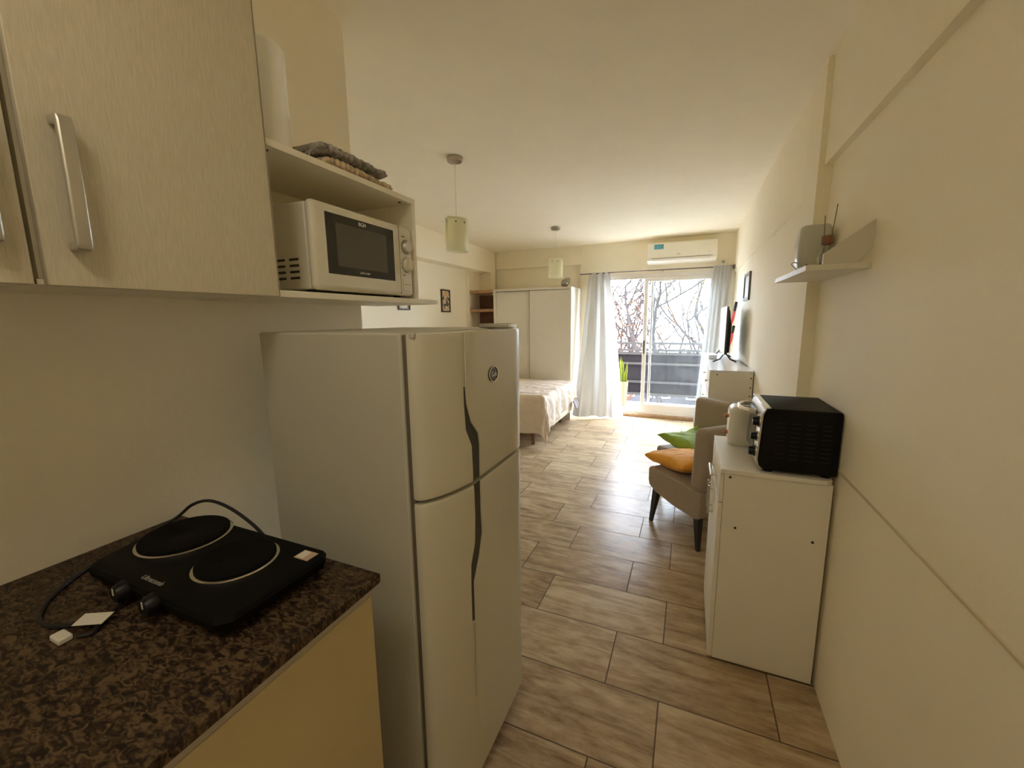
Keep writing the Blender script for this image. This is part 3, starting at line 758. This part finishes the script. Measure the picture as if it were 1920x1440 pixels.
# toaster
ts = thing('toaster', 'small white toaster with copper knobs behind the toaster oven', 'toaster', (.32, 2.17, .854))
def rrect(x0, x1, y0, y1, r, n=6):
    out = []
    for cx_, cy_, a0 in ((x1 - r, y1 - r, 0), (x0 + r, y1 - r, 90), (x0 + r, y0 + r, 180), (x1 - r, y0 + r, 270)):
        for k in range(n + 1):
            a = R(a0 + 90 * k / n); out.append((cx_ + r * math.cos(a), cy_ + r * math.sin(a)))
    return out
rs = []
for z, i in ((.862, .004), (.868, 0), (1.005, .001), (1.022, .006), (1.032, .016), (1.035, .026)):
    rs.append([Vector((p[0], p[1], z)) for p in rrect(.188 + i, .44 - i, 2.092 + i, 2.254 - i, .045 - i * .5)])
obj('body', rings(BM(), rs), mat('toaster_white', (.70, .68, .60), .3), ts, smooth=True, angle=60)
obj('base', rings(BM(), [[Vector((p[0], p[1], z)) for p in rrect(.192, .436, 2.096, 2.250, .04)] for z in (.856, .862)]), mat('toaster_base', (.55, .54, .48), .4), ts)
for yy in (2.135, 2.185): obj('bread_slot', Box(.235, yy, 1.0345, .405, yy + .024, 1.0362), black_m, ts)
for zz in (.985, .905):
    obj('knob', Lathe([(.009, 0), (.009, -.016), (.007, -.018)], (.189, 2.155, zz), 'x', 18), copper_m, ts, smooth=True)

# ================================================================== WALL SHELF (right)
sh = thing('wall_shelf', 'white wall shelf with a slanted end bracket on the right wall', 'shelf', (.44, 2.0, 1.60))
obj('board', Box(.346, 1.700, 1.598, .5215, 2.255, 1.617), mat('shelf_white', (.70, .67, .56), .4), sh, bevel=.001)
bm = Prism([(.394, 1.6172), (.394, 1.652), (.5215, 1.750), (.5215, 1.662), (.488, 1.6172)], 'y', 1.706, 1.722)
obj('bracket', bm, mat('shelf_white2', (.62, .59, .50), .4), sh, bevel=.001)
cu = thing('ceramic_canister', 'grey-white ceramic canister with a wire loop on the wall shelf', 'canister', (.42, 2.13, 1.617))
obj('body', rings(BM(), [[Vector((p[0], p[1], z)) for p in rrect(.452 - w_, .452 + w_, 2.13 - w_, 2.13 + w_, w_ * .6)] for z, w_ in ((1.617, .044), (1.63, .052), (1.68, .057), (1.74, .060), (1.80, .055), (1.812, .048))]), ceramic_m, cu, smooth=True, angle=60)
obj('wire_loop', Tube(smooth_path([(.405, 2.085, 1.63), (.385, 2.08, 1.645), (.372, 2.08, 1.66), (.382, 2.085, 1.668), (.402, 2.09, 1.662)]), .002, 6), alu_m, cu, smooth=True)
obj('port', Lathe([(.007, 0), (.007, -.002)], (.428, 2.078, 1.655), 'y', 14), dark_m, cu)
rd = thing('reed_diffuser', 'glass reed diffuser with brown collar and two reeds on the wall shelf', 'diffuser', (.45, 1.93, 1.617))
DX, DY = .452, 1.93
obj('bottle', Lathe([(.026, .0), (.030, .004), (.031, .05), (.027, .078), (.015, .092), (.014, .104), (.011, .104), (.012, .090), (.024, .076), (.028, .05), (.027, .006)], (DX, DY, 1.617), seg=28), clear_m, rd, smooth=True)
obj('oil', Lathe([(.025, .006), (.0265, .010), (.0265, .024)], (DX, DY, 1.617), seg=24), oil_m, rd, smooth=True)
obj('collar', Lathe([(.017, .094), (.0185, .096), (.0185, .124), (.015, .126)], (DX, DY, 1.617), seg=24), cork_m, rd, smooth=True)
obj('reed', Tube([(DX - .006, DY, 1.64), (DX - .014, DY + .002, 1.815)], .0014, 6), reed_m, rd)
obj('reed', Tube([(DX + .004, DY, 1.64), (DX + .018, DY - .01, 1.85)], .0014, 6), reed_m, rd)

# ================================================================== CHAIRS
def slipper_chair(name, label, group, loc, rot):
    t = thing(name, label, 'chair', loc, group)
    # local frame: faces +y, 0.50 wide, 0.46 deep
    bm = BM(); W = .255
    prof = [(-.235, .225), (-.20, .205), (0, .215), (.17, .245), (.225, .275), (.237, .31), (.237, .395), (.222, .412), (0, .40), (-.235, .385)]
    prism(bm, prof, 'x', -W, W)
    obj('seat', bm, chair_m, t, bevel=.018, seg=4, local=True)
    bm = BM(); prof = [(-.240, .372), (-.246, .60), (-.250, .785), (-.150, .785), (-.142, .60), (-.130, .392)]
    prism(bm, prof, 'x', -W - .004, W + .004)
    obj('backrest', bm, chair_m, t, bevel=.040, seg=6, local=True)
    for sx_, sy_ in ((-1, 1), (1, 1), (-1, -1), (1, -1)):
        bm = BM(); a = Vector((sx_ * .215, sy_ * .185, .25 if sy_ > 0 else .23)); b = Vector((sx_ * .232, sy_ * .215, 0))
        rs = []
        for p, s in ((b, .011), (a, .022)):
            rs.append([p + Vector((u * s, v * s, 0)) for u, v in ((-1, -1), (1, -1), (1, 1), (-1, 1))])
        rings(bm, rs); obj('leg', bm, legb_m, t, bevel=.002, local=True)
    t.rotation_euler = (0, 0, rot)
    return t
CH = 'taupe slipper chairs'
# first chair: its back to the camera, seat towards the window
slipper_chair('slipper_chair', 'taupe slipper chair nearest the sideboard, back to the viewer, under the yellow cushion', CH, (.125, 2.955, 0), R(45))
slipper_chair('slipper_chair', 'farther taupe slipper chair in front of the dresser, under the green cushion', CH, (.142, 3.45, 0), R(136))

def cushion(name, label, m_, loc, rot, size=.43, th=.11, seed=1, lift=None):
    bm = BM(); n = 36
    def side(sg):
        def fn(u, v):
            a, b = u * 2 - 1, v * 2 - 1
            k = 1 - .10 * (1 - abs(a) ** 2) * abs(b) ** 4; k2 = 1 - .10 * (1 - abs(b) ** 2) * abs(a) ** 4
            x, y = a * size / 2 * k2, b * size / 2 * k
            h = th / 2 * (max(0, 1 - abs(a) ** 2.2) * max(0, 1 - abs(b) ** 2.2)) ** .42
            wr = noise.noise(Vector((x * 14 + seed, y * 14, sg))) * .010 + abs(noise.noise(Vector((x * 9 + y * 26 + seed, y * 8 - x * 6, 3)))) * .010
            z = sg * (h + wr * min(1, h / (th * .2)))
            if lift: z += lift[0] * max(0, (a * lift[1] + b * lift[2]) / 2) ** 3
            return Vector((x, y, z))
        return fn
    grid(bm, side(1), n, n); grid(bm, side(-1), n, n)
    bmesh.ops.remove_doubles(bm, verts=bm.verts, dist=.0008)
    o = obj(name, bm, m_, local=True, smooth=True, angle=80)
    o.location = loc; o.rotation_euler = rot
    return tag(o, label, 'cushion')
cushion('cushion', 'yellow cushion on the seat of the nearer slipper chair', yellow_m, (.03, 3.03, .452), (R(-5), R(4), R(38)), th=.125, seed=2)
cushion('cushion', 'green cushion on the seat of the farther slipper chair', green_m, (.085, 3.40, .47), (R(8), R(-5), R(134)), size=.42, seed=9, lift=(.10, 1, -1))

# ================================================================== DRESSER, TV
ds = thing('dresser', 'long white dresser along the right wall below the television', 'dresser', (.34, 4.8, 0))
obj('side_panel', Box(.185, 3.87, 0, .497, 3.888, .982), white_m, ds)
obj('side_panel', Box(.185, 5.712, 0, .497, 5.73, .982), white_m, ds)
obj('top_board', Box(.170, 3.86, .982, .500, 5.74, 1.0), mat('dresser_top', (.74, .76, .80), .25), ds, bevel=.0015)
obj('back_panel', Box(.490, 3.888, 0, .497, 5.712, .982), white_m, ds)
for i in range(3):
    ya = 3.892 + i * .607
    for k in range(4):
        za = .03 + k * .238
        d_ = obj('drawer', Box(.172, ya, za, .490, ya + .602, za + .232), white_m, ds, bevel=.001)
        obj('knob', Lathe([(.006, 0), (.006, -.012), (.013, -.016), (.013, -.022)], (.172, ya + .30, za + .12), 'x', 14), alu_m, d_, smooth=True)
for xx, zz in ((.23, .963), (.482, .94), (.482, .86), (.482, .79)):
    obj('screw_cap', Lathe([(.006, 0), (.006, -.0015)], (xx, 3.87, zz), 'y', 12), dark_m, ds)
tv = thing('television', 'flat black television seen edge-on on the white dresser', 'television', (.33, 4.95, 1.0))
bm = Box(.318, 4.56, 1.075, .338, 5.40, 1.545)
obj('screen_panel', bm, tvface_m, tv, bevel=.003)
bm = Prism([(.338, 1.08), (.366, 1.10), (.372, 1.36), (.360, 1.42), (.352, 1.50), (.338, 1.535)], 'y', 4.60, 5.36)
obj('rear_housing', bm, black_m, tv, bevel=.004)
obj('bezel', Box(.3165, 4.557, 1.072, .322, 5.403, 1.548), mat('tv_bezel', (.55, .53, .50), .3), tv, bevel=.001)
for yy in (4.66, 5.30):
    bm = BM(); tube(bm, [(.33, yy, 1.085), (.285, yy - .06, 1.028), (.225, yy - .10, 1.006)], .007, 8); tube(bm, [(.34, yy, 1.085), (.38, yy - .06, 1.028), (.43, yy - .10, 1.006)], .007, 8)
    obj('foot', bm, black_m, tv, smooth=True)
obj('power_cable', Tube(smooth_path([(.37, 4.75, 1.15), (.385, 4.78, 1.03), (.42, 4.80, 1.006), (.46, 4.7, 1.006), (.475, 4.4, 1.006), (.485, 4.2, 1.004)]), .003, 6), cable_m, tv, smooth=True)
bx_ = thing('white_box', 'small white plastic box on the dresser in front of the television', 'box', (.25, 4.85, 1.0))
obj('body', Box(.195, 4.86, 1.0005, .275, 5.05, 1.035), mat('white_plastic', (.82, .82, .84), .3), bx_, bevel=.006)
obj('lid', Box(.193, 4.858, 1.036, .277, 5.052, 1.044), mat('white_plastic', (.82, .82, .84), .3), bx_, bevel=.003)

# red and black sticks in the corner
def stick(loc0, loc1, label):
    a, b = Vector(loc0), Vector(loc1); t = thing('decorative_baton', label, 'baton', loc1); mid = a.lerp(b, .30)
    obj('grip', Tube([a, mid], .016, 12), black_m, t, smooth=True)
    obj('blade', Tube([mid, mid.lerp(b, .5), b], [.014, .018, .006], 12), red_m, t, smooth=True)
stick((.485, 5.62, 1.61), (.475, 6.0, 1.32), 'upper red baton with black grip in the corner behind the television')
stick((.485, 5.72, 1.33), (.475, 6.0, 1.07), 'lower red baton with black grip in the corner behind the television')

# picture on the right wall
def picture(name, label, x, y0, y1, z0, z1, sgn, m_art, fm=frame_m, mount=True, b=.018):
    t = thing(name, label, 'picture', (x, (y0 + y1) / 2, z0))
    xa, xb = (x, x + sgn * .018)
    bm = BM()
    for q in ((y0, z0, y1, z0 + b), (y0, z1 - b, y1, z1), (y0, z0 + b, y0 + b, z1 - b), (y1 - b, z0 + b, y1, z1 - b)):
        box(bm, min(xa, xb), q[0], q[1], max(xa, xb), q[2], q[3])
    obj('frame', bm, fm, t)
    obj('print', Box(min(xa, xa + sgn * .008), y0 + b, z0 + b, max(xa, xa + sgn * .008), y1 - b, z1 - b), m_art, t)
    return t
picture('framed_picture', 'narrow grey-framed pale picture on the right wall above the television', .505, 4.56, 4.98, 1.605, 1.872, -1, mat('pale_paper', (.60, .56, .50), .5), mat('grey_frame', (.11, .10, .09), .4), b=.03)
picture('framed_picture', 'brown-framed abstract print in orange and cream on the left wall', -3.15, 4.87, 5.09, 1.555, 1.862, 1, art1_m)
picture('framed_picture', 'brown-framed pale print low on the left wall, under the microwave shelf', -3.15, 3.95, 4.17, 1.57, 1.70, 1, art2_m)

# ================================================================== AIR CONDITIONER
ac = thing('air_conditioner', 'white split air conditioner above the balcony door', 'air conditioner', (-.165, 6.1, 2.15))
X0, X1 = -.585, .265
prof = [(6.199, 2.435), (6.045, 2.435), (6.02, 2.425), (6.005, 2.40), (6.0, 2.25), (6.01, 2.205), (6.05, 2.172), (6.199, 2.165)]
obj('body', Prism(prof, 'x', X0, X1), ac_m, ac, bevel=.008, seg=3)
obj('louvre', Prism([(6.002, 2.222), (6.010, 2.196), (6.045, 2.168), (6.05, 2.172), (6.016, 2.20), (6.008, 2.224)], 'x', X0 + .07, X1 - .07), white2_m, ac, bevel=.001)
obj('louvre_gap', Box(X0 + .05, 6.0005, 2.226, X1 - .05, 6.006, 2.230), darkprint_m, ac)
stk = obj('sticker', Box(X0 + .085, 5.9985, 2.345, X0 + .205, 6.001, 2.405), blue_m, ac)
obj('sticker_text', place(text_bm('A++', .03), (X0 + .145, 5.998, 2.375), (R(90), 0, 0)), mat('pale_blue', (.35, .60, .68), .5), stk)
obj('brand_text', place(text_bm('BGH', .02), (-.19, 5.9993, 2.268), (R(90), 0, 0)), darkprint_m, ac)
obj('display_text', place(text_bm('88', .018), (.17, 5.9993, 2.275), (R(90), 0, 0)), mat('faint_print', (.55, .50, .40), .5), ac)
so = thing('wall_socket', 'cream wall socket with plug beside the air conditioner', 'socket', (.36, 6.19, 2.13))
obj('plate', Box(.30, 6.192, 2.12, .41, 6.1995, 2.19), edge_m, so, bevel=.002)
obj('plug', Box(.335, 6.168, 2.14, .365, 6.192, 2.17), mat('plug_beige', (.42, .35, .22), .5), so, bevel=.003)
so2 = thing('wall_socket', 'square wall plate on the back wall above the wardrobe', 'socket', (-1.75, 6.25, 1.98))
obj('plate', Box(-1.80, 6.252, 1.96, -1.72, 6.2595, 2.06), mat('plate_grey', (.50, .46, .38), .5), so2, bevel=.002)
obj('rocker', Box(-1.785, 6.249, 1.985, -1.735, 6.252, 2.035), mat('rocker_grey', (.56, .52, .43), .5), so2, bevel=.001)

# ================================================================== CURTAINS
rod = thing('curtain_rod', 'slim dark curtain rod over the balcony door', 'curtain rod', (-.5, 6.09, 2.08))
obj('rod', Tube([(-1.53, 6.10, 2.085), (.485, 6.10, 2.085)], .008, 10), mat('rod_metal', (.16, .13, .12), .35, .8), rod, smooth=True)
for xx in (-.40, .42): obj('bracket', Box(xx, 6.10, 2.075, xx + .02, 6.199, 2.095), alu_m, rod)
obj('end_bracket', prism(BM(), [(.455, 2.10), (.50, 2.10), (.50, 2.07), (.475, 2.045), (.46, 2.06)], 'y', 6.06, 6.14), mat('bracket_dark', (.22, .19, .17), .4, .6), rod)
def curtain(label, top, bot, hem, folds, seed, amp=.030):
    bm = BM(); nu, nv = 150, 50
    def fn(u, v):
        ph = u * folds * 2 * math.pi + .7 * math.sin(u * 7 + seed)
        tx, ty = top[0] + (top[1] - top[0]) * u, top[2]
        bx, by = bot[0] + (bot[1] - bot[0]) * u, bot[2] + (bot[3] - bot[2]) * u
        e = v ** .85
        x = tx + (bx - tx) * e; y = ty + (by - ty) * (v ** 1.4)
        a = amp * (.55 + .9 * v) * (1 + .3 * noise.noise(Vector((u * 5, seed, v))))
        y += a * math.sin(ph + .6 * v * math.sin(u * 9 + seed))
        x += .35 * a * math.sin(2 * ph + 1)
        z = top[3] + (hem(u) - top[3]) * v
        return Vector((x, y, z))
    grid(bm, fn, nu, nv)
    return tag(obj('curtain', bm, curt_m, smooth=True, angle=80), label, 'curtain', 'grey balcony curtains')
curtain('grey curtain gathered left of the balcony door, flaring over the wardrobe side', (-1.39, -1.10, 6.09, 2.095), (-1.515, -.845, 5.60, 6.03), lambda u: .07 - .06 * u, 3.3, 1, amp=.035)
curtain('grey curtain gathered right of the balcony door, behind the dresser', (.235, .455, 6.08, 2.10), (.10, .44, 6.00, 6.06), lambda u: .03, 4.4, 4, amp=.022)

# ================================================================== WARDROBE
wd = thing('wardrobe', 'tall white wardrobe with two sliding doors on the back wall', 'wardrobe', (-2.13, 5.95, 0))
WX0, WX1, WY0, WY1, WZ = -2.73, -1.535, 5.65, 6.205, 1.885
bm = BM()
obj('side_panel', Box(WX0, WY0, 0, WX0 + .03, WY1, WZ - .03), white_m, wd)
obj('side_panel', Box(WX1 - .03, WY0, 0, WX1, WY1, WZ - .03), white_m, wd)
obj('top_panel', Box(WX0, WY0, WZ - .03, WX1, WY1, WZ), white_m, wd, bevel=.001)
obj('back_panel', Box(WX0 + .03, WY1 - .01, 0, WX1 - .03, WY1, WZ - .03), white_m, wd)
obj('plinth', Box(WX0 + .03, WY0 + .01, 0, WX1 - .03, WY0 + .03, .07), white_m, wd)
obj('sliding_door', Box(WX0 + .034, WY0 + .045, .072, -2.11, WY0 + .06, WZ - .036), white_m, wd, bevel=.001)
obj('sliding_door', Box(-2.16, WY0 + .02, .072, WX1 - .034, WY0 + .035, WZ - .036), white_m, wd, bevel=.001)
obj('seam_strip', Box(-2.166, WY0 + .014, .072, -2.158, WY0 + .036, WZ - .036), mat('seam_grey', (.42, .39, .31), .5), wd)  # added strip, darker to draw the seam line between the doors
obj('top_rail', Box(WX0 + .03, WY0 + .016, WZ - .036, WX1 - .03, WY0 + .065, WZ - .03), darkprint_m, wd)
bl = thing('mirror_ball', 'small dark mirror ball on top of the wardrobe', 'ornament', (-1.73, 5.9, WZ))
bmq = BM(); bmesh.ops.create_uvsphere(bmq, u_segments=32, v_segments=20, radius=.058); bmesh.ops.translate(bmq, vec=(-1.70, 5.90, WZ + .066), verts=bmq.verts)
obj('ball', bmq, ball_m, bl, smooth=True, angle=180)
obj('stand', Lathe([(.028, 0), (.028, .004), (.018, .012)], (-1.70, 5.90, WZ), seg=24), black_m, bl, smooth=True)
# niche shelves between the wall and the wardrobe
struct('trim_9', Box(-3.149, 6.01, 0, -2.735, 6.028, 1.83), wood2_m)
ns = 'wooden boards in the wall niche'
for zc, lb in ((1.865, 'top wooden board in the niche left of the wardrobe'), (1.585, 'lower wooden board in the niche left of the wardrobe')):
    tag(obj('niche_board', Box(-3.148, 5.655, zc - .022, -2.735, 6.008, zc + .02), wood_m, bevel=.002), lb, 'shelf', ns)

# ================================================================== BED
bd_ = thing('bed', 'low bed with pale upholstered base, its foot towards the balcony door', 'bed', (-2.3, 4.93, 0))
BX0, BX1, BY0, BY1 = -3.12, -1.46, 4.27, 5.52
obj('base', Box(BX0, BY0 + .01, .17, BX1, BY1, .36), base_m, bd_, bevel=.02, seg=3)
obj('mattress', Box(BX0, BY0 + .01, .362, BX1, BY1, .53), mat('mattress_white', (.78, .74, .66), .8), bd_, bevel=.04, seg=4)
for xx, yy in ((BX0 + .08, BY0 + .08), (BX1 - .16, BY0 + .08), (BX0 + .08, BY1 - .08), (BX1 - .16, BY1 - .08)):
    obj('leg', Lathe([(.022, 0), (.030, .17)], (xx, yy, 0), seg=16), bedleg_m, bd_, smooth=True)
bm = BM()
def duv(u, v):
    X = BX0 + .02 + (BX1 - BX0 + .34 - .02) * u; Y = BY0 - .40 + (BY1 - BY0 + .62) * v
    dx = max(0, X - (BX1 - .03)); dyf = max(0, (BY0 + .03) - Y); dyb = max(0, Y - (BY1 - .03))
    dxx = dx * (1 - .35 * min(1, max(0, (Y - 4.45)) / .9) + .0)
    d = math.hypot(dxx, dyf + dyb)
    x = min(X, BX1 - .03); y = min(max(Y, BY0 + .03), BY1 - .03)
    r = .06
    out = r * (1 - math.exp(-d / r)) + .05 * d + (.03 * d if dyf else 0)
    if d > 1e-6:
        nx, ny = dxx / d, (dyb - dyf) / d
        wv = .014 * math.sin((X * 17 if dyf > dxx else Y * 23) + 2 * noise.noise(Vector((X * 2, Y * 2, 0)))) * min(1, d / .12)
        x += nx * (out + wv); y += ny * (out + wv)
    drop = max(0, d - r * .6)
    z = .585 - drop - .02 * min(1, d / .06)
    n1 = noise.noise(Vector((X * 2.5, Y * 9, 1))) * .014 + abs(noise.noise(Vector((X * 10, Y * 12, 4)))) * .016 + noise.noise(Vector((X * 22, Y * 30, 7))) * .005
    z += n1 * (1 if d < .02 else .4)
    if d > .02:
        x += dxx / max(d, 1e-6) * n1 * .8; y += (dyb - dyf) / max(d, 1e-6) * n1 * .8
    return Vector((x, y, max(.045, z)))
grid(bm, duv, 130, 130)
dv = tag(obj('duvet', bm, duvet_m, smooth=True, solid=.012, angle=80), 'crinkled cream duvet draped over the bed', 'duvet')
bm = BM()
def lin(u, v):
    return Vector((BX1 + .035 + .055 * u + .01 * math.sin(v * 5), 5.36 + .17 * v, .335 - .10 * u * (1 - .3 * v) + .012 * math.sin(u * 4 + v * 6)))
grid(bm, lin, 10, 10)
obj('turned_corner', bm, duvet2_m, dv, smooth=True, solid=.012)

# ================================================================== PENDANTS
def pendant(label, x, y, zt, zb, rot):
    zc = cz2(x, y); t = thing('pendant_lamp', label, 'pendant lamp', (x, y, zc - .002), 'pendant lamps')
    obj('canopy', Lathe([(.020, -.030), (.052, -.026), (.056, -.012), (.058, -.001)], (0, 0, 0), seg=36), mat('satin_nickel', (.46, .42, .37), .3, 1), t, smooth=True, local=True)
    obj('cord', Tube([(0, 0, -.03), (.001, 0, (zt - zc) * .5), (0, 0, zt - zc - .0)], .0022, 8), wcable_m, t, local=True)
    # a curved glass strip bent into an open oval
    bm = BM(); nu = 60
    def fn(u, v):
        a = R(-160 + 335 * u); rr = 1 - .10 * u
        return Vector((.092 * rr * math.cos(a), .060 * rr * math.sin(a) + (.012 if u > .9 else 0) * (u - .9) * 10, (zb - zc) + (zt - zb) * v))
    grid(bm, fn, nu, 6)
    s = obj('shade', bm, shade_m, t, smooth=True, solid=.004, local=True, angle=80); s.rotation_euler = (0, 0, rot)
    for a in (-115, -70, 20, 110):
        a_ = R(a); px, py = .093 * math.cos(a_), .062 * math.sin(a_)
        b_ = obj('stud', Tube([(px * .90, py * .90, zt - zc - .032), (px * 1.03, py * 1.03, zt - zc - .032)], .005, 10), black_m, s, local=True)
    bm = BM(); tube(bm, [(-.085, 0, zt - zc - .032), (.085, 0, zt - zc - .032)], .003, 6); tube(bm, [(0, -.055, zt - zc - .032), (0, .055, zt - zc - .032)], .003, 6)
    sp_ = obj('spider', bm, steel_m, t, local=True); sp_.rotation_euler = (0, 0, rot)
    obj('socket', Lathe([(.014, -.002), (.018, -.02), (.018, -.075), (.014, -.08)], (0, 0, zt - zc), seg=18), white_m, t, smooth=True, local=True)
    obj('bulb', Lathe([(.012, -.08), (.026, -.105), (.028, -.125), (.018, -.145), (.002, -.152)], (0, 0, zt - zc), seg=20), mat('bulb_glass', (.85, .83, .75), .2), t, smooth=True, local=True)
    return t
pendant('nearer pendant lamp with a curled frosted glass shade, between kitchen and bed', -1.60, 2.72, 2.175, 1.945, R(62))
pendant('farther pendant lamp with frosted glass shade, in front of the wardrobe', -1.54, 4.93, 2.165, 1.935, R(17))
